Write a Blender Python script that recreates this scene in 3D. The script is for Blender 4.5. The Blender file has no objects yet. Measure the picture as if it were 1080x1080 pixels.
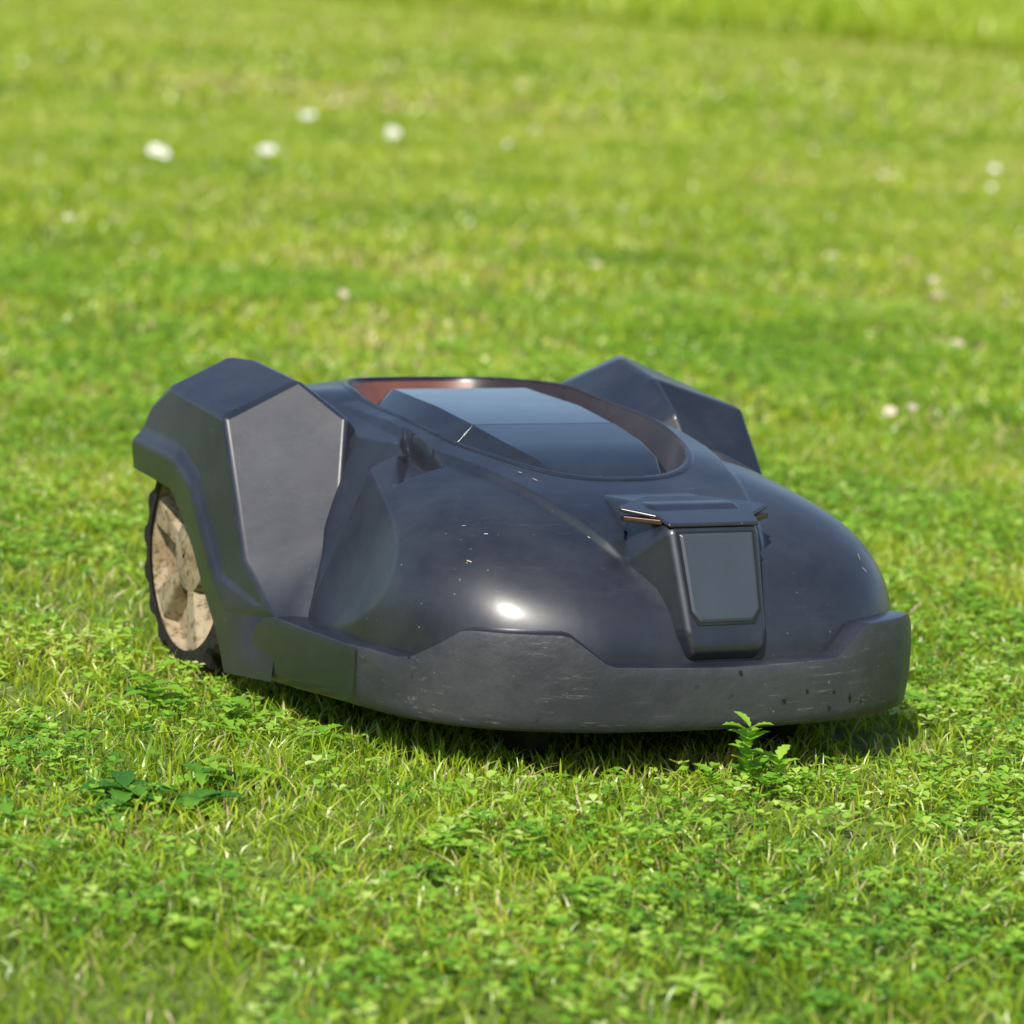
import bpy, math, random
import numpy as np
from mathutils import Vector, Matrix
random.seed(7); rng=np.random.default_rng(11)
scn=bpy.context.scene
COL=scn.collection
# ---------------------------------------------------------------- materials
def mat(name):
    m=bpy.data.materials.new(name); m.use_nodes=True
    nt=m.node_tree; b=nt.nodes['Principled BSDF']
    return m,nt,b
def N(nt,t,**k):
    n=nt.nodes.new(t)
    for a,v in k.items(): setattr(n,a,v)
    return n
def ramp(nt,fac,stops):
    r=N(nt,'ShaderNodeValToRGB')
    e=r.color_ramp.elements
    while len(e)<len(stops): e.new(0.5)
    for i,(p,c) in enumerate(stops):
        e[i].position=p; e[i].color=(*c,1) if len(c)==3 else c
    nt.links.new(fac,r.inputs[0]); return r
def noise(nt,scale,detail=4,rough=.5,vec=None,dist=0):
    n=N(nt,'ShaderNodeTexNoise'); n.inputs['Scale'].default_value=scale
    n.inputs['Detail'].default_value=detail; n.inputs['Roughness'].default_value=rough
    n.inputs['Distortion'].default_value=dist
    if vec is not None: nt.links.new(vec,n.inputs['Vector'])
    return n
def objco(nt,scale=(1,1,1),rot=(0,0,0)):
    t=N(nt,'ShaderNodeTexCoord'); m=N(nt,'ShaderNodeMapping'); m.inputs['Scale'].default_value=scale; m.inputs['Rotation'].default_value=rot
    nt.links.new(t.outputs['Object'],m.inputs[0]); return m.outputs[0]

def shell_material(name,c0,c1,rough0,rough1,bump=.05,coat=.3,scr=.16,speck=.45,edge=(.5,.62),coatr=.16,dark=0,dust=.10):
    m,nt,b=mat(name)
    co=objco(nt)
    n1=noise(nt,9,5,.6,co)
    r=ramp(nt,n1.outputs[0],[(.35,c0),(.7,c1)])
    v=N(nt,'ShaderNodeTexVoronoi'); v.inputs['Scale'].default_value=75; nt.links.new(co,v.inputs['Vector'])
    sp=ramp(nt,v.outputs['Distance'],[(.045,(1,1,1)),(.075,(0,0,0))])
    msk=noise(nt,6,2,.5,co); mr=ramp(nt,msk.outputs[0],[(edge[0],(0,0,0)),(edge[1],(1,1,1))])
    mul=N(nt,'ShaderNodeMath',operation='MULTIPLY'); nt.links.new(sp.outputs[0],mul.inputs[0]); nt.links.new(mr.outputs[0],mul.inputs[1])
    last=N(nt,'ShaderNodeMath',operation='MULTIPLY'); last.inputs[1].default_value=speck; nt.links.new(mul.outputs[0],last.inputs[0])
    for sc,rt,sd_ in (((7,30,190),(.05,0,.15),3),((16,60,240),(.12,.10,.3),2.2)):
        cs=objco(nt,sc,rt); sn=noise(nt,sd_*.5,2,.5,cs,.15)
        sr=ramp(nt,sn.outputs[0],[(.655,(0,0,0)),(.67,(1,1,1)),(.685,(0,0,0))])
        mk_=noise(nt,14,2,.5,co); mkr=ramp(nt,mk_.outputs[0],[(.48,(0,0,0)),(.6,(1,1,1))])
        sm=N(nt,'ShaderNodeMath',operation='MULTIPLY'); nt.links.new(sr.outputs[0],sm.inputs[0]); nt.links.new(mkr.outputs[0],sm.inputs[1])
        add=N(nt,'ShaderNodeMath',operation='MULTIPLY_ADD'); add.inputs[1].default_value=scr; nt.links.new(sm.outputs[0],add.inputs[0]); nt.links.new(last.outputs[0],add.inputs[2]); last=add
    dn=noise(nt,4.5,8,.75,co); dr=ramp(nt,dn.outputs[0],[(.42,(0,0,0)),(.75,(dust,)*3)])
    add=N(nt,'ShaderNodeMath',operation='ADD'); nt.links.new(dr.outputs[0],add.inputs[0]); nt.links.new(last.outputs[0],add.inputs[1]); last=add
    mix=N(nt,'ShaderNodeMixRGB'); nt.links.new(last.outputs[0],mix.inputs[0]); nt.links.new(r.outputs[0],mix.inputs[1]); mix.inputs[2].default_value=(.36,.35,.32,1)
    outc=mix.outputs[0]
    if dark:
        v2=N(nt,'ShaderNodeTexVoronoi'); v2.inputs['Scale'].default_value=60; v2.inputs['Randomness'].default_value=1
        dco=objco(nt,(1,1,.8)); dnn=noise(nt,120,3,.6,dco)
        vm=N(nt,'ShaderNodeVectorMath',operation='MULTIPLY_ADD'); vm.inputs[1].default_value=(.012,.012,.012); nt.links.new(dnn.outputs['Color'],vm.inputs[0]); nt.links.new(dco,vm.inputs[2]); nt.links.new(vm.outputs[0],v2.inputs['Vector'])
        s2=ramp(nt,v2.outputs['Distance'],[(.13,(1,1,1)),(.19,(0,0,0))]); k2=noise(nt,8,2,.5,co,1); kr=ramp(nt,k2.outputs[0],[(.50,(0,0,0)),(.56,(1,1,1))])
        mm=N(nt,'ShaderNodeMath',operation='MULTIPLY'); nt.links.new(s2.outputs[0],mm.inputs[0]); nt.links.new(kr.outputs[0],mm.inputs[1])
        mk=N(nt,'ShaderNodeMixRGB'); nt.links.new(mm.outputs[0],mk.inputs[0]); nt.links.new(outc,mk.inputs[1]); mk.inputs[2].default_value=(.008,.009,.013,1); outc=mk.outputs[0]
    nt.links.new(outc,b.inputs['Base Color'])
    n2=noise(nt,22,6,.65,co); rr=ramp(nt,n2.outputs[0],[(.3,(rough0,)*3),(.75,(rough1,)*3)])
    nt.links.new(rr.outputs[0],b.inputs['Roughness'])
    bp=N(nt,'ShaderNodeBump'); bp.inputs['Strength'].default_value=bump; bp.inputs['Distance'].default_value=.002
    n3=noise(nt,60,4,.6,co); nt.links.new(n3.outputs[0],bp.inputs['Height']); nt.links.new(bp.outputs[0],b.inputs['Normal'])
    b.inputs['Coat Weight'].default_value=coat; b.inputs['Coat Roughness'].default_value=coatr
    return m
M_shell=shell_material('shell_plastic',(.012,.014,.022),(.018,.021,.031),.34,.48,.05,.5,.05,.4,(.5,.62),.21,0,.06)
M_bump=shell_material('bumper_plastic',(.030,.031,.040),(.048,.049,.060),.40,.60,.6,.05,.34,.6,(.45,.6),.3,1,.07)
M_lid=shell_material('lid_plastic',(.012,.015,.022),(.018,.021,.029),.14,.24,.03,.5,.03,.3,(.5,.62),.06,0,.05)
def simple(name,c,rough,spec=.5,noise_amt=.3,scale=20,metal=0):
    m,nt,b=mat(name); n=noise(nt,scale,5,.6,objco(nt))
    r=ramp(nt,n.outputs[0],[(.3,tuple(x*(1-noise_amt) for x in c)),(.7,tuple(min(1,x*(1+noise_amt)) for x in c))])
    nt.links.new(r.outputs[0],b.inputs['Base Color']); b.inputs['Roughness'].default_value=rough
    b.inputs['Specular IOR Level'].default_value=spec; b.inputs['Metallic'].default_value=metal
    return m
M_brown=simple('smoked_brown_plastic',(.034,.023,.024),.25)
M_orange=simple('orange_plastic',(.17,.065,.048),.4)
M_black=simple('black_plastic',(.008,.008,.009),.6)
M_floor=simple('dusty_well_floor',(.16,.135,.10),.8)
M_panel=simple('grey_panel',(.05,.06,.075),.3,noise_amt=.08)
M_tyre=simple('tyre_rubber',(.022,.02,.017),.85,.3,.6,60)
def hubmat():
    m,nt,b=mat('beige_hub_plastic'); co=objco(nt); n=noise(nt,28,6,.7,co); n2=noise(nt,140,3,.6,co)
    r=ramp(nt,n.outputs[0],[(.32,(.20,.135,.07)),(.47,(.34,.265,.16)),(.68,(.43,.36,.25))])
    r2_=ramp(nt,n2.outputs[0],[(.36,(.45,.4,.32)),(.5,(1,1,1))])
    mx=N(nt,'ShaderNodeMixRGB',blend_type='MULTIPLY'); mx.inputs[0].default_value=1; nt.links.new(r.outputs[0],mx.inputs[1]); nt.links.new(r2_.outputs[0],mx.inputs[2])
    nt.links.new(mx.outputs[0],b.inputs['Base Color']); b.inputs['Roughness'].default_value=.75
    bp=N(nt,'ShaderNodeBump'); bp.inputs['Strength'].default_value=.5; bp.inputs['Distance'].default_value=.002; nt.links.new(n.outputs[0],bp.inputs['Height']); nt.links.new(bp.outputs[0],b.inputs['Normal'])
    return m
M_hub=hubmat()
M_mud=simple('hub_dirt',(.16,.12,.07),.9)
M_metal=simple('contact_metal',(.14,.09,.075),.45,metal=1)
M_clip=simple('dry_clipping',(.45,.38,.26),.8)

def newobj(name,verts,faces,mats,smooth=True,parent=None,midx=None,angle=35):
    me=bpy.data.meshes.new(name); me.from_pydata([tuple(v) for v in verts],[],[tuple(f) for f in faces]); me.update()
    for m in mats: me.materials.append(m)
    if midx is not None: me.polygons.foreach_set('material_index',list(midx))
    ob=bpy.data.objects.new(name,me); COL.objects.link(ob)
    if smooth:
        me.polygons.foreach_set('use_smooth',[True]*len(me.polygons))
        try: me.set_sharp_from_angle(angle=math.radians(angle))
        except Exception: pass
    if parent: ob.parent=parent
    return ob
def bevel(ob,w,seg=3,ang=25):
    md=ob.modifiers.new('bevel','BEVEL'); md.width=w; md.segments=seg; md.limit_method='ANGLE'; md.angle_limit=math.radians(ang); md.harden_normals=False
    for p in ob.data.polygons: p.use_smooth=True
    w2=ob.modifiers.new('wn','WEIGHTED_NORMAL'); w2.keep_sharp=False; w2.weight=80
def recalc(ob):
    import bmesh
    bm=bmesh.new(); bm.from_mesh(ob.data); bmesh.ops.remove_doubles(bm,verts=bm.verts,dist=1e-5); bmesh.ops.recalc_face_normals(bm,faces=bm.faces); bm.to_mesh(ob.data); bm.free()

mower=bpy.data.objects.new('robotic_lawn_mower',None); COL.objects.link(mower)

# ---------------------------------------------------------------- hood
C0=np.array([0,-.02]); 
half=[(0,-.398),(.07,-.394),(.14,-.380),(.205,-.343),(.246,-.286),(.265,-.21),(.266,-.13),(.258,-.064),(.247,-.01),(.238,.05),(.232,.12),(.227,.2),(.21,.285),(.12,.335),(0,.35)]
def cr(P,n=12,closed=False):
    P=np.array(P,float); out=[]
    L=len(P)
    for i in range(L-1):
        p0=P[i-1] if i>0 else 2*P[0]-P[1]; p1=P[i];p2=P[i+1]; p3=P[i+2] if i+2<L else 2*P[-1]-P[-2]
        for t in np.arange(n)/n:
            out.append(.5*((2*p1)+(-p0+p2)*t+(2*p0-5*p1+4*p2-p3)*t*t+(-p0+3*p1-3*p2+p3)*t**3))
    out.append(P[-1]); return np.array(out)
def crm(P,n=12):
    P=list(P); a=(-P[1][0],P[1][1]); z=(-P[-2][0],P[-2][1])
    o=cr([a]+P+[z],n); return o[n:-n]
hb=crm(half,16)
ang=np.arctan2(hb[:,0],-(hb[:,1]-C0[1])); rad=np.hypot(hb[:,0],hb[:,1]-C0[1])
def R(th): return np.interp(np.abs(th),ang,rad)
def zt(y): return np.interp(y,[-.40,-.34,-.25,-.18,-.1,-.03,.08,.17,.28,.36],[.240,.243,.248,.251,.261,.273,.290,.301,.310,.308])
def smooth_zt(y):
    return sum(zt(y+o) for o in (-.03,-.02,-.01,0,.01,.02,.03))/7
def zb(y): return np.interp(y,[-.4,.0,.1,.35],[.085,.085,.12,.235])
def nexp(th): 
    a=np.abs(th); return 2.6+.6*np.exp(-((a-1.55)/.6)**2)+.4*np.exp(-((a-.75)/.3)**2)
def Hh(x,y):
    x=np.asarray(x,float);y=np.asarray(y,float)
    th=np.arctan2(x,-(y-C0[1])); rho=np.clip(np.hypot(x,y-C0[1])/R(th),0,1)
    n=nexp(th); b=zb(y)
    return b+(smooth_zt(y)-b)*(1-rho**n)**(1/n)
def plane3(a,b,c):
    A=np.array([[1,p[1],p[2]] for p in (a,b,c)]); return np.linalg.solve(A,np.array([p[0] for p in (a,b,c)]))
G=(.213,-.012,.186);F_=(.188,.054,.243);H_=(.252,-.064,.098)
pl1=plane3((.2145,-.012,.186),(.250,-.215,.164),(.259,-.064,.098))
pl2=plane3(G,F_,(.160,-.050,.256))
def smin(a,b,k=.003):
    h=np.clip(.5+.5*(b-a)/k,0,1); return b*(1-h)+a*h-k*h*(1-h)
RC=(0,.042); RL=.240; RW=.130; RE=2.5
def ringpt(t,s=1.0):
    c,sn=np.cos(t),np.sin(t)
    return RC[0]+s*RW*np.sign(c)*np.abs(c)**(2/RE), RC[1]+s*RL*np.sign(sn)*np.abs(sn)**(2/RE)
def ringd(x,y): return (np.abs(x-RC[0])/RW)**RE+(np.abs(y-RC[1])/RL)**RE
def tri_dent(x,y,P,depth):
    (x0,y0),(x1,y1),(x2,y2)=P
    D=(x1-x0)*(y2-y0)-(x2-x0)*(y1-y0)
    l1=((x-x0)*(y2-y0)-(x2-x0)*(y-y0))/D; l2=((x1-x0)*(y-y0)-(x-x0)*(y1-y0))/D; l0=1-l1-l2
    e=np.minimum(np.minimum(l0,l2),l1)
    k=np.clip(l2*16,0,1)*np.clip(l0*12,0,1)*np.clip(l1*5,0,1)
    return np.where(e>0,depth*(1-.8*l2)*k,0)
NT,NR=900,260
th=np.linspace(-math.pi,math.pi,NT,endpoint=False)
q=np.linspace(0,1,NR+1)[1:]
phi=q*math.pi/2
T,PH=np.meshgrid(th,phi,indexing='ij')
nn=nexp(T)
rho=np.sin(PH)**(2/nn)
X=rho*R(T)*np.sin(T); Y=C0[1]-rho*R(T)*np.cos(T)
b_=zb(Y); Z=b_+(smooth_zt(Y)-b_)*np.cos(PH)**(2/nn)
AX=np.abs(X)
Z=Z-tri_dent(AX,Y,[(.142,-.008),(.148,-.120),(.205,-.120)],.020)
cx_=.070+.075*np.clip((Y+.33)/.24,0,1)**.8; dd=AX-cx_
band=np.where(dd<0,1,np.clip(1-dd/.007,0,1)); band=band*band*(3-2*band)
fade=np.clip((Y+.345)/.03,0,1)*np.clip((.12-Y)/.10,0,1)
Z=Z+.0055*band*fade
lim1=pl1[0]+pl1[1]*Y+pl1[2]*Z; lim2=pl2[0]+pl2[1]*Y+pl2[2]*Z
AX2=smin(AX,np.where(AX>.05,lim1,9),.002); AX2=np.where(Y<.12,smin(AX2,np.where(Y>-.06,lim2,9),.002),AX2)
X=np.sign(X)*np.where(AX>.06,AX2,AX)
verts=np.stack([X,Y,Z],-1).reshape(-1,3)
idx=np.arange(NT*NR).reshape(NT,NR)
a=idx[:,:-1];b=np.roll(idx,-1,0)[:,:-1];c=np.roll(idx,-1,0)[:,1:];d=idx[:,1:]
F=np.stack([a,d,c,b],-1).reshape(-1,4)
cen=verts[F].mean(1)
keep=ringd(cen[:,0],cen[:,1])>.96
newobj('hood',verts,F[keep],[M_shell],parent=mower,angle=50)
def Hb(x,y):
    cx=.070+.075*np.clip((y+.33)/.24,0,1)**.8; d_=abs(x)-cx
    bb=1 if d_<0 else max(0,1-d_/.007); bb=bb*bb*(3-2*bb)
    return float(Hh(x,y))+.0055*bb*min(1,max(0,(y+.345)/.03))*min(1,max(0,(.12-y)/.10))
V=[];F=[]
for i in range(22):
    x=random.uniform(-.23,.2);y=random.uniform(-.33,-.14)
    if ringd(x,y)<1.15 or abs(x)<.09: continue
    a_=random.uniform(0,math.pi);Ln=random.uniform(.001,.0045);w_=random.uniform(.0003,.0008);b0=len(V)
    for s,t in ((-1,-1),(1,-1),(1,1),(-1,1)):
        xx=x+s*Ln*math.cos(a_)-t*w_*math.sin(a_);yy=y+s*Ln*math.sin(a_)+t*w_*math.cos(a_);V.append((xx,yy,Hb(xx,yy)+.0012))
    F.append((b0,b0+1,b0+2,b0+3))
newobj('grass_clippings',V,F,[M_clip],parent=mower,smooth=False)
prof=[(1.03,.0002),(1.025,.0012),(1.005,.0016),(.992,.0005),(.98,-.004),(.93,-.030),(.90,-.034),(.5,-.034),(.02,-.034)]
NTR=240; V=[];F=[];MI=[]
for i in range(NTR):
    t=2*math.pi*i/NTR
    for s,dz in prof:
        x,y=ringpt(t,s); xr,yr=ringpt(t,max(s,.98)) if s<1 else (x,y)
        V.append((x,y,Hb(xr,yr)+dz if s>.6 else .215))
K=len(prof)
for i in range(NTR):
    j=(i+1)%NTR
    for k in range(K-1):
        F.append((i*K+k,j*K+k,j*K+k+1,i*K+k+1))
        t=2*math.pi*i/NTR
        MI.append(0 if k<2 else ((2 if (1.15<t<2.15 and k>3) else 1) if k<6 else 3))
ro=newobj('rim_ring',V,F,[M_shell,M_brown,M_orange,M_floor],parent=mower,midx=MI,angle=40)
recalc(ro)

def loft(name,rows,mats,bev=.003,parent=mower,midx=None):
    n=len(rows[0]);V=[p for r in rows for p in r];F=[]
    for i in range(len(rows)-1):
        for k in range(n): F.append((i*n+k,i*n+(k+1)%n,(i+1)*n+(k+1)%n,(i+1)*n+k))
    F.append(tuple(range(n))); F.append(tuple((len(rows)-1)*n+k for k in range(n)))
    ob=newobj(name,V,F,mats,parent=parent); recalc(ob); bevel(ob,bev); return ob
def lidrow(y,w,z,side=.020,drop=.022):
    return [(-w-side,y,z-drop),(-w-.003,y,z-.004),(-w,y,z),(w,y,z),(w+.003,y,z-.004),(w+side,y,z-drop)]
loft('control_lid_rear',[lidrow(.225,.045,.258,.01),lidrow(.20,.062,.276),lidrow(.16,.074,.2835),lidrow(.05,.078,.2805),lidrow(-.025,.0765,.2733)],[M_lid],.0012)
loft('control_lid_front',[lidrow(-.0256,.077,.2735),lidrow(-.09,.073,.265),lidrow(-.138,.064,.2565),lidrow(-.184,.048,.237,.006,.02)],[M_lid],.0012)

# ---------------------------------------------------------------- bumper / skirt
plan=[(0,-.412),(.07,-.408),(.14,-.395),(.212,-.357),(.256,-.297),(.275,-.225),(.2835,-.13),(.289,-.03),(.2935,.036)]
pp=crm(plan+[(.297,.10)],24)
pp=np.array([p for p in pp if not (p[1]>.036 and p[0]>.2)])
pp=np.vstack([pp,[.2935,.036]])
pl=np.vstack([(pp*[-1,1])[::-1][:-1],pp])
tg=np.gradient(pl,axis=0); nr=np.stack([tg[:,1],-tg[:,0]],1); nr/=np.linalg.norm(nr,axis=1)[:,None]
seg=np.r_[0,np.cumsum(np.linalg.norm(np.diff(pl,axis=0),axis=1))]
s_=np.linspace(0,seg[-1],900); px=np.interp(s_,seg,pl[:,0]);py=np.interp(s_,seg,pl[:,1]);nx=np.interp(s_,seg,nr[:,0]);ny=np.interp(s_,seg,nr[:,1])
ln=np.hypot(nx,ny);nx/=ln;ny/=ln
ax=np.abs(px)
def topz(x,y):
    z=np.interp(x,[0,.112,.120,.150,.158,.225,.232,.257,.263],[.110,.112,.115,.137,.139,.138,.136,.107,.104])
    z=np.where(y>-.24,np.interp(y,[-.24,-.2,-.06,.036],[.104,.102,.100,.096]),z); return z
tz=topz(ax,py); bz=np.interp(py,[-.41,-.2,.036],[.052,.046,.030])
def foff(z,b0): 
    t=(z-b0)/.09; return .0035*math.sin(math.pi*min(1,max(0,t))) 
V=[];F=[];MI=[]
for i in range(len(px)):
    b0,t0=bz[i],tz[i]
    cols=[(-.03,b0+.004),(-.004,b0),(0,b0+.003)]
    for z in (b0+.012,b0+.024,b0+.036): cols.append((foff(z,b0),z))
    for f_ in (.5,.97): 
        z=b0+.036+(t0-.002-b0-.036)*f_; cols.append((foff(z,b0),z))
    e=foff(t0-.002,b0)
    cols+= [(e-.0008,t0-.0006),(e-.0025,t0),(-.012,t0+.0008),(-.045,t0-.002)]
    K=len(cols)
    for o,z in cols: V.append((px[i]+nx[i]*o,py[i]+ny[i]*o,z))
for i in range(len(px)-1):
    for k in range(K-1):
        F.append((i*K+k,(i+1)*K+k,(i+1)*K+k+1,i*K+k+1)); MI.append(1 if py[i]<-.222 and k<8 else 0)
bo=newobj('front_bumper',V,F,[M_shell,M_bump],parent=mower,midx=MI,angle=45)
for sx in (-1,1):
    newobj('bumper_seam',[(sx*.2796,-.2215,.046),(sx*.2796,-.2235,.046),(sx*.2800,-.2235,.099),(sx*.2800,-.2215,.099)],[(0,1,2,3)],[M_black],parent=mower,smooth=False)

# ---------------------------------------------------------------- fenders
def fender(sx,name):
    v={
     'M0':(.296,.30,.188),'M1':(.298,.189,.182),'M2':(.299,.137,.148),'M3':(.299,.093,.099),'M4':(.2995,.054,.063),'M5':(.298,.036,.028),
     'L0':(.299,.302,.217),'L1':(.301,.180,.213),'L2':(.302,.134,.195),'L3':(.302,.061,.113),'L4':(.300,.034,.092),
     'K0':(.292,.293,.226),'K1':(.293,.178,.222),'K2':(.294,.126,.203),'K3':(.295,.053,.119),
     'a2':(.285,.280,.255),'a3':(.281,.246,.277),'C':(.284,.096,.267),'I':(.292,.014,.141),'J':(.2915,-.060,.1008),'S':(.2905,-.060,.0375),
     'p':(.222,.236,.309),'p1':(.205,.205,.308),'D':(.196,.118,.299),'E':(.182,.036,.275),
     'G':(.205,-.012,.180),'H':(.235,-.068,.097),'q1':(.150,.28,.262),'q2':(.155,.13,.262),'q3':(.160,.05,.255),
     'r0':(.20,.315,.18),'r1':(.19,.318,.225),'r2':(.19,.29,.262)}
    if sx>0: v['C']=(.286,.085,.270); v['I']=(.293,.004,.16)
    K=list(v); ix={k:i for i,k in enumerate(K)}
    V=[(sx*v[k][0],v[k][1],v[k][2]) for k in K]
    fs=['M0 M1 L1 L0','M1 M2 L2 L1','M2 M3 L3 L2','M3 M4 L4 L3',
        'L0 L1 K1 K0','L1 L2 K2 K1','L2 L3 K3 K2','L3 L4 J K3',
        'K0 K1 a3 a2','K1 K2 C a3','K2 K3 I C','K3 J I',
        'a3 C D p1 p','a2 a3 p r2','L0 K0 a2 r2 r1','M0 L0 r1 r0',
        'C I G E D','I J H G','E G q3','D E q3 q2','p1 D q2 q1','p p1 q1','p q1 r2','M4 M5 S J L4']
    F=[tuple(ix[k] for k in f.split()) for f in fs]
    ob=newobj(name,V,F,[M_shell],parent=mower); recalc(ob)
    bevel(ob,.008,6,10)
    return ob
fender(-1,'rear_fender'); fender(1,'rear_fender')

def box(name,x0,x1,y0,y1,z0,z1,m,bev=.004,parent=mower):
    V=[(x,y,z) for x in (x0,x1) for y in (y0,y1) for z in (z0,z1)]
    F=[(0,1,3,2),(4,6,7,5),(0,4,5,1),(2,3,7,6),(0,2,6,4),(1,5,7,3)]
    ob=newobj(name,V,F,[m],parent=parent); recalc(ob)
    if bev: bevel(ob,bev)
    return ob
box('chassis',-.195,.195,-.25,.30,.060,.19,M_black,.02)
box('chassis_front',-.14,.14,-.33,-.24,.06,.13,M_black,.01)
box('cutting_deck',-.12,.12,-.1,.14,.035,.061,M_black,.01)
for sx in (-1,1):
    x0,x1=sorted((sx*.205,sx*.281)); box('wheel_well_front',x0,x1,.03,.045,.04,.17,M_black,.002)

# ---------------------------------------------------------------- wheels
def wheel(sx,name,cy=.176,r=.117,cx=.262,w=.046):
    emp=bpy.data.objects.new(name,None); COL.objects.link(emp); emp.parent=mower
    S=72; V=[];F=[]
    prof=[(-w/2,.80*r),(-w/2,.93*r),(-w*.36,.985*r),(-w*.15,r),(w*.15,r),(w*.36,.985*r),(w/2,.93*r),(w/2,.80*r)]
    for i in range(S):
        t=2*math.pi*i/S; lug=(1.02 if i%4<2 else .95)
        for (o,rr) in prof:
            q=rr*(lug if rr>.9*r else 1)
            V.append((sx*cx+o,cy+q*math.cos(t),r+q*math.sin(t)))
    K=len(prof)
    for i in range(S):
        j=(i+1)%S
        for k in range(K-1): F.append((i*K+k,j*K+k,j*K+k+1,i*K+k+1))
    t_=newobj('tyre',V,F,[M_tyre],parent=emp,angle=25); recalc(t_)
    fx=sx*(cx+w/2-.004)
    V=[];F=[]; rings=[(.89*r,.002),(.84*r,0),(.81*r,.014),(.34*r,.018),(.30*r,0),(.10*r,-.006),(.02*r,-.006)]
    for i in range(S):
        t=2*math.pi*i/S
        for rr,dx in rings: V.append((fx-sx*dx,cy+rr*math.cos(t),r+rr*math.sin(t)))
    K=len(rings);MI=[]
    for i in range(S):
        j=(i+1)%S
        for k in range(K-1): F.append((i*K+k,j*K+k,j*K+k+1,i*K+k+1)); MI.append(0)
    h=newobj('hub_disc',V,F,[M_hub,M_mud],parent=emp,midx=MI); recalc(h)
    for s in range(6):
        t0=2*math.pi*s/6+.35
        def P(rr,dt,dx): return (fx-sx*dx,cy+rr*math.cos(t0+dt),r+rr*math.sin(t0+dt))
        V=[P(.30*r,-.22,.0),P(.82*r,-.15,.0),P(.82*r,.15,.0),P(.30*r,.22,.0),P(.30*r,-.34,.018),P(.82*r,-.27,.015),P(.82*r,.27,.015),P(.30*r,.34,.018)]
        o=newobj('spoke',V,[(0,1,2,3),(0,4,5,1),(1,5,6,2),(2,6,7,3),(3,7,4,0),(4,7,6,5)],[M_hub],parent=emp); recalc(o); bevel(o,.002)
    box('axle_block',*sorted((sx*.19,sx*(cx-.02))),cy-.03,cy+.03,r-.03,r+.05,M_black,.005,emp)
wheel(-1,'rear_wheel'); wheel(1,'rear_wheel')
for sx in (-1,1):
    S=32;V=[];F=[];r=.04;cx=sx*.13;cy=-.27
    pr=[(-.012,.3*r),(-.012,.85*r),(-.006,r),(.006,r),(.012,.85*r),(.012,.3*r)];K=len(pr)
    for i in range(S):
        t=2*math.pi*i/S
        for o,q in pr: V.append((cx+o,cy+q*math.cos(t),r+q*math.sin(t)))
    for i in range(S):
        j=(i+1)%S
        for k in range(K-1): F.append((i*K+k,j*K+k,j*K+k+1,i*K+k+1))
    newobj('front_caster',V,F,[M_tyre],parent=mower)

# ---------------------------------------------------------------- nose
side=[(-.235,.238),(-.325,.2435),(-.368,.228),(-.403,.140),(-.407,.124),(-.396,.112)]
hw=[.046,.046,.0445,.040,.037,.034]
V=[];F=[];n=len(side)
for (y,z),w in zip(side,hw): V+=[(-w,y,z),(w,y,z)]
back=[(-.235,.22),(-.31,.215),(-.33,.19),(-.36,.13),(-.37,.115),(-.37,.105)]
hb_=[.052,.056,.074,.054,.043,.036]
for (y,z),w in zip(back,hb_): V+=[(-w,y,z),(w,y,z)]
for i in range(n-1):
    a=2*i;F.append((a,a+1,a+3,a+2))
    b=2*n+2*i; F.append((a,a+2,b+2,b)); F.append((a+1,b+1,b+3,a+3))
F.append((2*n-2,2*n-1,4*n-1,4*n-2)); F.append((0,2*n,2*n+1,1))
no=newobj('nose',V,F,[M_shell],parent=mower); recalc(no); bevel(no,.005,4,12)
def lerp(a,b,t): return a+(b-a)*t
def facept(t,u,off):
    y=lerp(-.368,-.403,t);z=lerp(.228,.140,t); w=lerp(.0445,.040,t)
    ty,tz=-.035,-.088; L=math.hypot(ty,tz); nyy,nzz=tz/L,-ty/L
    return (u*w,y+nyy*off,z+nzz*off)
V=[facept(t,u,.0012) for t,u in ((.06,-.84),(.06,.84),(.80,.84),(.91,.66),(.91,-.66),(.80,-.84))]
V2=[facept(t,u,.0030) for t,u in ((.085,-.79),(.085,.79),(.79,.79),(.885,.63),(.885,-.63),(.79,-.79))]
Vb=V+V2
F=[(i,(i+1)%6,6+(i+1)%6,6+i) for i in range(6)]+[tuple(range(6,12))]
po=newobj('nose_panel',Vb,F,[M_panel],parent=mower); recalc(po); bevel(po,.001,2)
V=[facept(t,u,.0008) for t,u in ((.035,-.89),(.035,.89),(.81,.89),(.94,.71),(.94,-.71),(.81,-.89))]
newobj('nose_panel_groove',V,[(0,1,2,3,4,5)],[M_black],parent=mower,smooth=False)
V=[];top=[(-.076,-.330),(-.05,-.350),(-.046,-.368),(.046,-.368),(.05,-.350),(.076,-.330),(.070,-.318),(.045,-.300),(.03,-.290),(-.03,-.290),(-.045,-.300),(-.070,-.318)]
for z in (.2465,.2425):
    for x,y in top: V.append((x,y,z-.07*abs(x)-max(0,(-.33-y))*.30))
n=12
F=[tuple(range(n)),tuple(range(2*n-1,n-1,-1))]+[(i,(i+1)%n,n+(i+1)%n,n+i) for i in range(n)]
wo=newobj('contact_wing_plate',V,F,[M_shell],parent=mower); recalc(wo); bevel(wo,.0015,2)
for sx in (-1,1):
    V=[(sx*.047,-.357,.2335),(sx*.075,-.3345,.2345),(sx*.073,-.325,.2345),(sx*.047,-.340,.2335)]
    V=V+[(x,y,z-.005) for x,y,z in V]
    o=newobj('charging_contact',V,[(0,1,2,3),(7,6,5,4),(0,4,5,1),(1,5,6,2),(2,6,7,3),(3,7,4,0)],[M_metal],parent=mower); recalc(o); bevel(o,.001,2)

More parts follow.
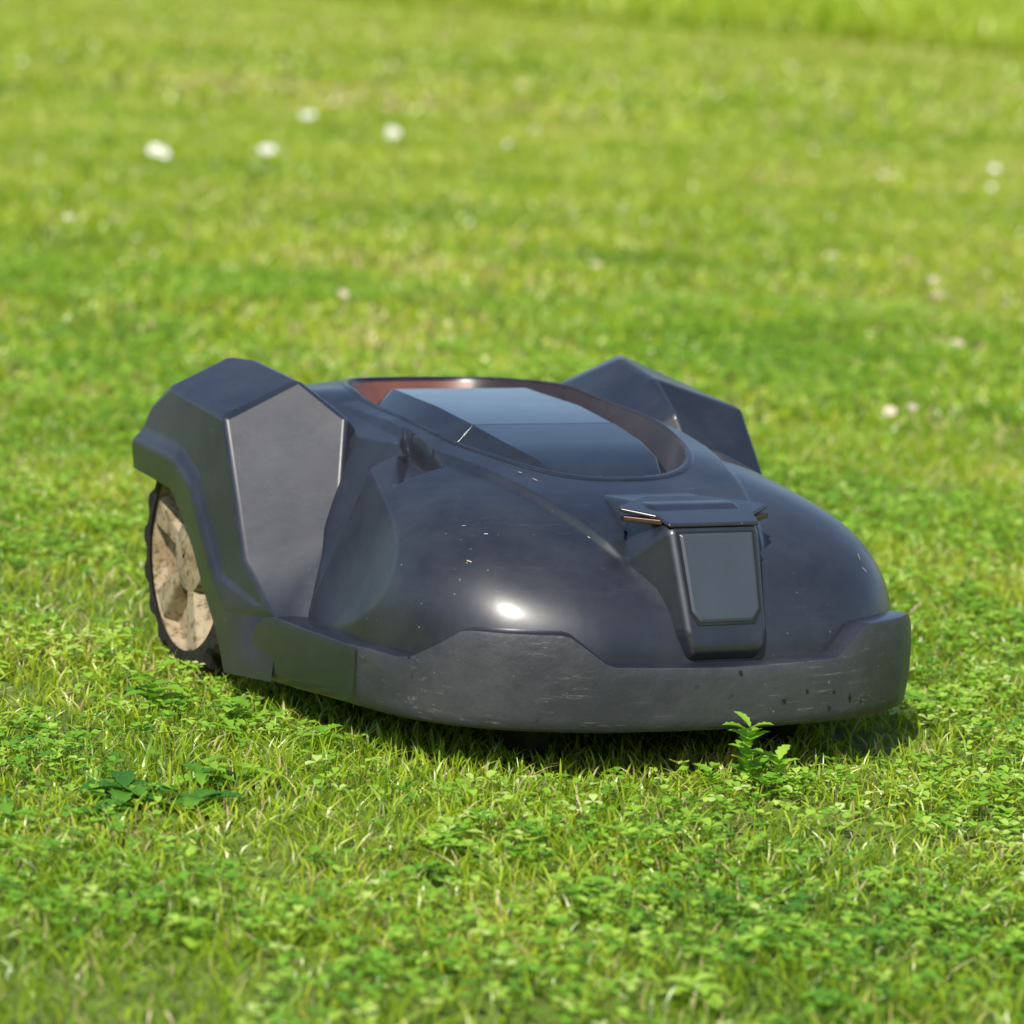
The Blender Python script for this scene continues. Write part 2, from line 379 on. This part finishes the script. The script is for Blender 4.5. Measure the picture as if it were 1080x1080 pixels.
# ---------------------------------------------------------------- camera
yaw,pit,rol=map(math.radians,(26.994,8.668,3.005))
fwd=Vector((math.sin(yaw)*math.cos(pit),math.cos(yaw)*math.cos(pit),-math.sin(pit)))
r=Vector((math.cos(yaw),-math.sin(yaw),0));u=r.cross(fwd)
r2=r*math.cos(rol)+u*math.sin(rol);u2=-r*math.sin(rol)+u*math.cos(rol)
cd=bpy.data.cameras.new('camera');cam=bpy.data.objects.new('camera',cd);COL.objects.link(cam)
CAM=Vector((-1.7697,-3.4425,.7722))
Mx=Matrix((r2,u2,-fwd)).transposed().to_4x4();Mx.translation=CAM;cam.matrix_world=Mx
cd.sensor_width=36;cd.lens=36*4227/1080;cd.clip_start=.1;cd.clip_end=2000
cd.dof.use_dof=True;cd.dof.focus_distance=3.6;cd.dof.aperture_fstop=6.8
scn.camera=cam

# ---------------------------------------------------------------- light
w=bpy.data.worlds.new('World');scn.world=w;w.use_nodes=True;nt=w.node_tree
sky=nt.nodes.new('ShaderNodeTexSky');sky.sky_type='NISHITA';sky.sun_disc=False
L=Vector((-.46,-.55,.74)).normalized()
sky.sun_elevation=math.asin(L.z);sky.sun_rotation=math.atan2(L.x,L.y)
nt.links.new(sky.outputs[0],nt.nodes['Background'].inputs[0]);nt.nodes['Background'].inputs[1].default_value=.15
sd=bpy.data.lights.new('sun','SUN');sd.energy=5;sd.angle=math.radians(.5);sd.color=(1,.95,.85)
so=bpy.data.objects.new('sun',sd);so.rotation_euler=L.to_track_quat('Z','Y').to_euler();COL.objects.link(so)
scn.view_settings.view_transform='Standard';scn.view_settings.look='None';scn.view_settings.exposure=0

# ---------------------------------------------------------------- lawn
def vnoise(x,y,s,seed):
    g=np.random.default_rng(seed).random((256,256))
    x=x/s+1000;y=y/s+1000; xi=np.floor(x).astype(int);yi=np.floor(y).astype(int);fx=x-xi;fy=y-yi
    fx=fx*fx*(3-2*fx);fy=fy*fy*(3-2*fy)
    g0=g[xi%256,yi%256];g1=g[(xi+1)%256,yi%256];g2=g[xi%256,(yi+1)%256];g3=g[(xi+1)%256,(yi+1)%256]
    return (g0*(1-fx)+g1*fx)*(1-fy)+(g2*(1-fx)+g3*fx)*fy
def fbm(x,y,s,seed): return (vnoise(x,y,s,seed)+.5*vnoise(x,y,s/2.1,seed+1)+.25*vnoise(x,y,s/4.3,seed+2))/1.75
def wedge(d0,d1,k,m,dens):
    n=int((k*(d1*d1-d0*d0)+2*m*(d1-d0))*dens)
    D=[];Lt=[];tot=0
    while tot<n:
        d=rng.uniform(d0,d1,n);l=rng.uniform(-1,1,n)*(k*d1+m)
        ok=np.abs(l)<k*d+m; D.append(d[ok]);Lt.append(l[ok]);tot+=ok.sum()
    d=np.concatenate(D)[:n];l=np.concatenate(Lt)[:n]
    x=CAM.x+math.sin(yaw)*d+math.cos(yaw)*l;y=CAM.y+math.cos(yaw)*d-math.sin(yaw)*l
    return x,y,d,l
def leaf_material(name,stops,trans=.35,base=.5,namp=1.4,gl=.05):
    m=bpy.data.materials.new(name);m.use_nodes=True;nt=m.node_tree;nt.nodes.clear()
    o=N(nt,'ShaderNodeOutputMaterial')
    at=N(nt,'ShaderNodeAttribute');at.attribute_name='rnd'
    geo=N(nt,'ShaderNodeNewGeometry')
    pn=noise(nt,1.3,6,.72,geo.outputs['Position'])
    s=N(nt,'ShaderNodeMath',operation='MULTIPLY_ADD');nt.links.new(pn.outputs[0],s.inputs[0]);s.inputs[1].default_value=namp;nt.links.new(at.outputs['Fac'],s.inputs[2])
    s3=N(nt,'ShaderNodeMapRange');nt.links.new(s.outputs[0],s3.inputs[0]);s3.inputs[1].default_value=.4+.5*(namp-1.4);s3.inputs[2].default_value=1.95+.5*(namp-1.4)
    rp=ramp(nt,s3.outputs[0],stops)
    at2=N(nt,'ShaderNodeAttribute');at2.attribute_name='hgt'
    hr=ramp(nt,at2.outputs['Fac'],[(0,(base,base*1.0,base*.8)),(.5,(1,1,1))])  # blade roots tinted darker, so shade in the gaps sits in the colour
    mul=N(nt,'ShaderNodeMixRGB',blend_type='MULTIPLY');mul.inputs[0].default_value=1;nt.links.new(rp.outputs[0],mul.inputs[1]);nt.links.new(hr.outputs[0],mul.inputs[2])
    p=N(nt,'ShaderNodeBsdfDiffuse');nt.links.new(mul.outputs[0],p.inputs['Color'])
    t=N(nt,'ShaderNodeBsdfTranslucent')
    tc=N(nt,'ShaderNodeMixRGB',blend_type='MULTIPLY');tc.inputs[0].default_value=1;nt.links.new(mul.outputs[0],tc.inputs[1]);tc.inputs[2].default_value=(1.4,1.3,.5,1);nt.links.new(tc.outputs[0],t.inputs[0])
    mx=N(nt,'ShaderNodeMixShader');mx.inputs[0].default_value=trans;nt.links.new(p.outputs[0],mx.inputs[1]);nt.links.new(t.outputs[0],mx.inputs[2])
    g=N(nt,'ShaderNodeBsdfGlossy');g.inputs['Roughness'].default_value=.38;g.inputs['Color'].default_value=(.9,.95,.8,1)
    m2=N(nt,'ShaderNodeMixShader');m2.inputs[0].default_value=gl;nt.links.new(mx.outputs[0],m2.inputs[1]);nt.links.new(g.outputs[0],m2.inputs[2])
    nt.links.new(m2.outputs[0],o.inputs[0])
    return m
GR=[(0,(.06,.155,.010)),(.2,(.18,.34,.014)),(.48,(.35,.52,.020)),(.75,(.52,.62,.035)),(.9,(.62,.60,.11)),(1,(.64,.52,.28))]
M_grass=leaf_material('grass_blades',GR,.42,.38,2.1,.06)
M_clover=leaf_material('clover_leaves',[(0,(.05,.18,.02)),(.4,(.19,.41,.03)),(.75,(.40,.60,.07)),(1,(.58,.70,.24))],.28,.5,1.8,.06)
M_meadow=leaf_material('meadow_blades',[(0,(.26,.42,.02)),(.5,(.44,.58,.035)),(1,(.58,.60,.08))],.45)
M_tree=leaf_material('tree_leaves',[(0,(.015,.035,.008)),(.5,(.04,.08,.015)),(1,(.08,.13,.03))],.2)
def mesh_uniform(name,V,F,attrs,mat_):
    me=bpy.data.meshes.new(name);me.vertices.add(len(V));me.vertices.foreach_set('co',V.astype(np.float32).ravel())
    lens=np.concatenate([np.full(len(f),f.shape[1]) for f in F]);idx=np.concatenate([f.ravel() for f in F])
    me.loops.add(len(idx));me.loops.foreach_set('vertex_index',idx.astype(np.int32))
    me.polygons.add(len(lens));st=np.r_[0,np.cumsum(lens)[:-1]]
    me.polygons.foreach_set('loop_start',st.astype(np.int32));me.polygons.foreach_set('loop_total',lens.astype(np.int32))
    me.polygons.foreach_set('use_smooth',np.ones(len(lens),bool))
    me.update(calc_edges=True)
    for k,v in attrs.items():
        a=me.attributes.new(k,'FLOAT','POINT');a.data.foreach_set('value',v.astype(np.float32))
    me.materials.append(mat_)
    ob=bpy.data.objects.new(name,me);COL.objects.link(ob);return ob
def under(x,y): return (np.abs(x)<.29)&(y>-.40)&(y<.33)
def blades(x,y,h,wd,lean,shift=0):
    n=len(x);az=rng.uniform(0,2*np.pi,n);la=rng.uniform(0,2*np.pi,n)
    sx,sy=np.cos(az),np.sin(az);ld=rng.uniform(.1,1,n)*lean*h
    lx,ly=np.cos(la)*ld,np.sin(la)*ld
    hs=np.array([0,.4,.75,1.0]);ws=np.array([.8,1,.7,0])
    P=[]
    for k in range(4):
        t=hs[k];cx=x+lx*t*t;cy=y+ly*t*t;cz=h*t*(1-.25*t*(ld/h))
        if k<3:
            P.append(np.stack([cx-sx*wd*ws[k]/2,cy-sy*wd*ws[k]/2,cz],1));P.append(np.stack([cx+sx*wd*ws[k]/2,cy+sy*wd*ws[k]/2,cz],1))
        else: P.append(np.stack([cx,cy,cz],1))
    V=np.stack(P,1).reshape(-1,3);b=np.arange(n)*7
    Q=np.concatenate([np.stack([b,b+1,b+3,b+2],1),np.stack([b+2,b+3,b+5,b+4],1)]);T=np.stack([b+4,b+5,b+6],1)
    H=np.tile(np.array([0,0,.4,.4,.75,.75,1.]),n)
    rn=rng.normal(.45+shift,.28,n); dead=rng.random(n)<.07; rn=np.where(dead,1.4,rn)
    rn=np.repeat(np.clip(rn,0,1.5),7)
    return V,[Q,T],{'rnd':rn,'hgt':H}
def merge(parts):
    Vs=[];Fq={};at={};o=0
    for V,F,A in parts:
        Vs.append(V)
        for f in F: Fq.setdefault(f.shape[1],[]).append(f+o)
        for k,v in A.items(): at.setdefault(k,[]).append(v)
        o+=len(V)
    return np.concatenate(Vs),[np.concatenate(v) for v in Fq.values()],{k:np.concatenate(v) for k,v in at.items()}
def patch(x,y,s,seed,amp): return amp*(fbm(x,y,s,seed)-.5)
parts=[]
x,y,d,l=wedge(2.3,6,.16,.4,25000)
thin=fbm(x,y,.28,91)+rng.uniform(-.3,.3,len(x))>.22; x,y=x[thin],y[thin]
f=fbm(x,y,.13,3);h=(.007+.028*f)*rng.uniform(.5,1.45,len(x));h=np.where(under(x,y),np.minimum(h,.026),h)
parts.append(blades(x,y,h,rng.uniform(.0011,.0026,len(x)),1.3,patch(x,y,.22,60,.9)))
x,y,d,l=wedge(6,14,.16,.5,3800)
f=fbm(x,y,.35,3);h=(.010+.036*f)*rng.uniform(.5,1.3,len(x))
parts.append(blades(x,y,h,rng.uniform(.004,.008,len(x)),1.3,.12+patch(x,y,.6,60,.9)))  # constant part lightens the colour with distance, as haze would; patch is random
x,y,d,l=wedge(14,36,.16,.6,520)
f=fbm(x,y,.8,3);h=(.02+.04*f)*rng.uniform(.5,1.3,len(x))
parts.append(blades(x,y,h,rng.uniform(.012,.022,len(x)),1.3,.24+patch(x,y,1.5,60,.9)))  # far blades lightened further: background haze put into their colour
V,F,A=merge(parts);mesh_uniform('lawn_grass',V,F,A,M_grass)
def clover(x,y,size,zc):
    n=len(x);az=rng.uniform(0,2*np.pi,n);Vs=[]
    for k in range(3):
        a=az+k*2.094;tilt=rng.uniform(-.4,.7,n)
        for (rr,off) in ((0,0),(.45,-.42),(.85,-.40),(1.0,0),(.85,.40),(.45,.42)):
            rx=rr*size;ox=off*size
            Vs.append(np.stack([x+np.cos(a)*rx-np.sin(a)*ox,y+np.sin(a)*rx+np.cos(a)*ox,zc+rx*np.sin(tilt)*.8+np.abs(ox)*.35],1))
    V=np.stack(Vs,1).reshape(-1,3);b=np.arange(n*3)*6
    F=np.stack([b,b+1,b+2,b+3],1);F2=np.stack([b,b+3,b+4,b+5],1)
    return V,[np.concatenate([F,F2])],{'rnd':np.repeat(np.clip(rng.normal(.5,.33,n),0,1.4),18),'hgt':np.ones(n*18)}
x,y,d,l=wedge(2.3,8,.16,.4,5200)
m=(.6*fbm(x,y,.45,40)+.4*fbm(x,y,.12,47)+rng.uniform(-.10,.10,len(x))>.50)&~under(x,y);x,y=x[m],y[m]
f=fbm(x,y,.13,3)
p1=clover(x,y,rng.uniform(.0035,.011,len(x)),.008+.026*f*rng.uniform(.5,1.2,len(x)))
V,F,A=merge([p1]);mesh_uniform('clover_patch',V,F,A,M_clover)
x,y,d,l=wedge(20,40,.16,.6,240)
m=d>26-(l/3.0)*4.0+1.5*vnoise(x,y,1.5,77);x,y,d=x[m],y[m],d[m]
V,F,A=blades(x,y,rng.uniform(.12,.42,len(x)),rng.uniform(.012,.028,len(x)),.8)
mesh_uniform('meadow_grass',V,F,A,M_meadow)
m,nt,b=mat('soil_and_thatch')
geo=N(nt,'ShaderNodeNewGeometry');n1=noise(nt,45,6,.75,geo.outputs['Position'])
r1=ramp(nt,n1.outputs[0],[(.3,(.05,.09,.012)),(.55,(.15,.21,.025)),(.75,(.28,.28,.07))])
nt.links.new(r1.outputs[0],b.inputs['Base Color']);b.inputs['Roughness'].default_value=.95
G_=[(-400,-400,0),(400,-400,0),(400,600,0),(-400,600,0)]
newobj('ground',G_,[(0,1,2,3)],[m],smooth=False)
# distant belt of trees around the lawn (what the glossy shell reflects)
crowns=[]
for i in range(70):
    a_=2*math.pi*i/70+random.uniform(-.03,.03); rr_=random.uniform(56,66)
    if math.cos(a_-math.atan2(math.cos(yaw),math.sin(yaw)))<.1: rr_=random.uniform(24,32)
    for k in range(5):
        H0=random.uniform(1.5,6.5); crowns.append((rr_*math.cos(a_)+random.uniform(-2,2),rr_*math.sin(a_)+random.uniform(-2,2),H0,random.uniform(1.3,2.4)))
crowns=np.array(crowns)
per=130; c_=np.repeat(crowns,per,0); n_=len(c_)
dv=rng.normal(size=(n_,3)); dv/=np.linalg.norm(dv,axis=1)[:,None]; pos=c_[:,:3]+dv*(c_[:,3]*rng.uniform(.55,1.08,n_))[:,None]; pos[:,2]=np.maximum(pos[:,2],.15)
u1=rng.normal(size=(n_,3));u1/=np.linalg.norm(u1,axis=1)[:,None];u3=np.cross(u1,rng.normal(size=(n_,3)));u3/=np.linalg.norm(u3,axis=1)[:,None]
sz=rng.uniform(.18,.42,n_)[:,None]
Vt=np.stack([pos-u1*sz,pos+u3*sz*.6,pos+u1*sz,pos-u3*sz*.6],1).reshape(-1,3);bi=np.arange(n_)*4
mesh_uniform('tree_belt',Vt,[np.stack([bi,bi+1,bi+2,bi+3],1)],{'rnd':np.repeat(rng.random(n_),4),'hgt':np.ones(n_*4)},M_tree)

M_white=simple('daisy_petals',(.85,.85,.82),.6,noise_amt=.05);M_yel=simple('daisy_centre',(.7,.5,.05),.6);M_tan=simple('seed_head',(.6,.5,.36),.8)
M_yf=simple('yellow_petals',(.8,.62,.03),.6)
def daisies(name,P,R_,mats,z=.06):
    V=[];F=[];MI=[]
    for (x,y) in P:
        rr=R_*random.uniform(.8,1.2);zz=z*random.uniform(.9,1.15);tx,ty=random.uniform(.0,.5),random.uniform(.1,.7);npz=12
        for k in range(npz):
            a=2*math.pi*k/npz;b0=len(V)
            for q,s in ((.25,-.1),(.8,-.22),(1,0),(.8,.22),(.25,.1)):
                px_=rr*(q*math.cos(a)-s*math.sin(a));py_=rr*(q*math.sin(a)+s*math.cos(a));V.append((x+px_,y+py_,zz+px_*tx+py_*ty+.15*rr*q))
            F.append(tuple(range(b0,b0+5)));MI.append(0)
        b0=len(V)
        for k in range(8):
            a=2*math.pi*k/8;px_=.3*rr*math.cos(a);py_=.3*rr*math.sin(a);V.append((x+px_,y+py_,zz+px_*tx+py_*ty+.2*rr))
        F.append(tuple(range(b0,b0+8)));MI.append(1)
    newobj(name,V,F,mats,parent=None,midx=MI,smooth=False)
daisies('daisy_flowers',[(2.155,6.45),(2.175,6.44),(2.50,6.51),(2.51,6.515),(3.30,8.07),(3.315,8.075),(3.27,7.37),(3.28,7.375)],.018,[M_white,M_yel],.066)
x,y,d,l=wedge(8,22,.13,0,.6);m=rng.random(len(x))<np.clip(.35+l*.3,.1,1)
daisies('daisy_flowers',list(zip(x[m],y[m])),.011,[M_white,M_yel],.06)
x,y,d,l=wedge(5.5,20,.13,0,2.6);m=rng.random(len(x))<np.clip(.25+l*.3,.05,1)
daisies('seed_heads',list(zip(x[m],y[m])),.010,[M_tan,M_tan],.05)
x,y,d,l=wedge(22,30,.13,0,1.2);m=l>0
daisies('meadow_flowers',list(zip(x[m],y[m])),.03,[M_yf,M_yf],.36)
def weed(name,x,y,nl,L0,hgt,up,serr=True,mt=None,tone=.4):
    Vs=[];Fs=[]
    for i in range(nl):
        a=2.4*i+random.uniform(-.4,.4);Ln=L0*random.uniform(.6,1.15);zz=hgt*(.25+.75*i/nl);e=up*random.uniform(.4,1.3)
        K=9
        b0=len(Vs)
        for k in range(K+1):
            t=k/K;w=Ln*.24*math.sin(math.pi*min(1,t*.93+.07))**.8*(1.25 if (k%2 and serr) else .85)
            if k==K:w=0
            cx=Ln*t*math.cos(e*(1-.9*t));cz=Ln*(math.sin(e)*t-.55*t*t*.6)
            for s in (-1,0,1):
                px_=cx*math.cos(a)-s*w*math.sin(a);py_=cx*math.sin(a)+s*w*math.cos(a)
                Vs.append((x+px_,y+py_,max(.006,zz+cz+abs(s)*w*.3)))
        for k in range(K):
            for s in (0,1):
                q=b0+k*3+s;Fs.append((q,q+1,q+4,q+3))
    V=np.array(Vs);F=[np.array(Fs)]
    return mesh_uniform(name,V,F,{'rnd':np.repeat(np.clip(rng.normal(tone,.2,nl),-.2,1),30),'hgt':np.ones(len(V))},mt or M_clover)
weed('weed_plant',.0,-.452,20,.025,.066,1.0,tone=.3)
weed('weed_plant',.035,-.445,10,.022,.035,.8,tone=.3)
weed('weed_plant',-.035,-.450,8,.020,.026,.8,tone=.3)
weed('weed_plant',-.549,-.354,12,.045,.018,.35,tone=-.1)
weed('weed_plant',-.50,-.40,9,.04,.016,.35,tone=-.1)
weed('weed_plant',-.46,-.31,9,.035,.016,.35,tone=0)
weed('weed_plant',-.59,-.41,9,.035,.016,.35,tone=0)
weed('weed_plant',-.385,.0,10,.03,.03,.6)
weed('weed_plant',-.345,-.10,11,.028,.03,.6)
weed('weed_plant',-.30,-.21,9,.026,.025,.6)
weed('weed_plant',-.383,-1.044,9,.035,.022,.3,tone=1)
for i in range(90):
    d=random.uniform(2.6,5.6);l=random.uniform(-1,1)*.15*d
    xx=CAM.x+math.sin(yaw)*d+math.cos(yaw)*l;yy=CAM.y+math.cos(yaw)*d-math.sin(yaw)*l
    if abs(xx)<.34 and -.5<yy<.36: continue
    weed('weed_plant',xx,yy,random.randint(5,10),random.uniform(.018,.036),.018,.4,random.random()<.5,tone=random.uniform(.1,.9))
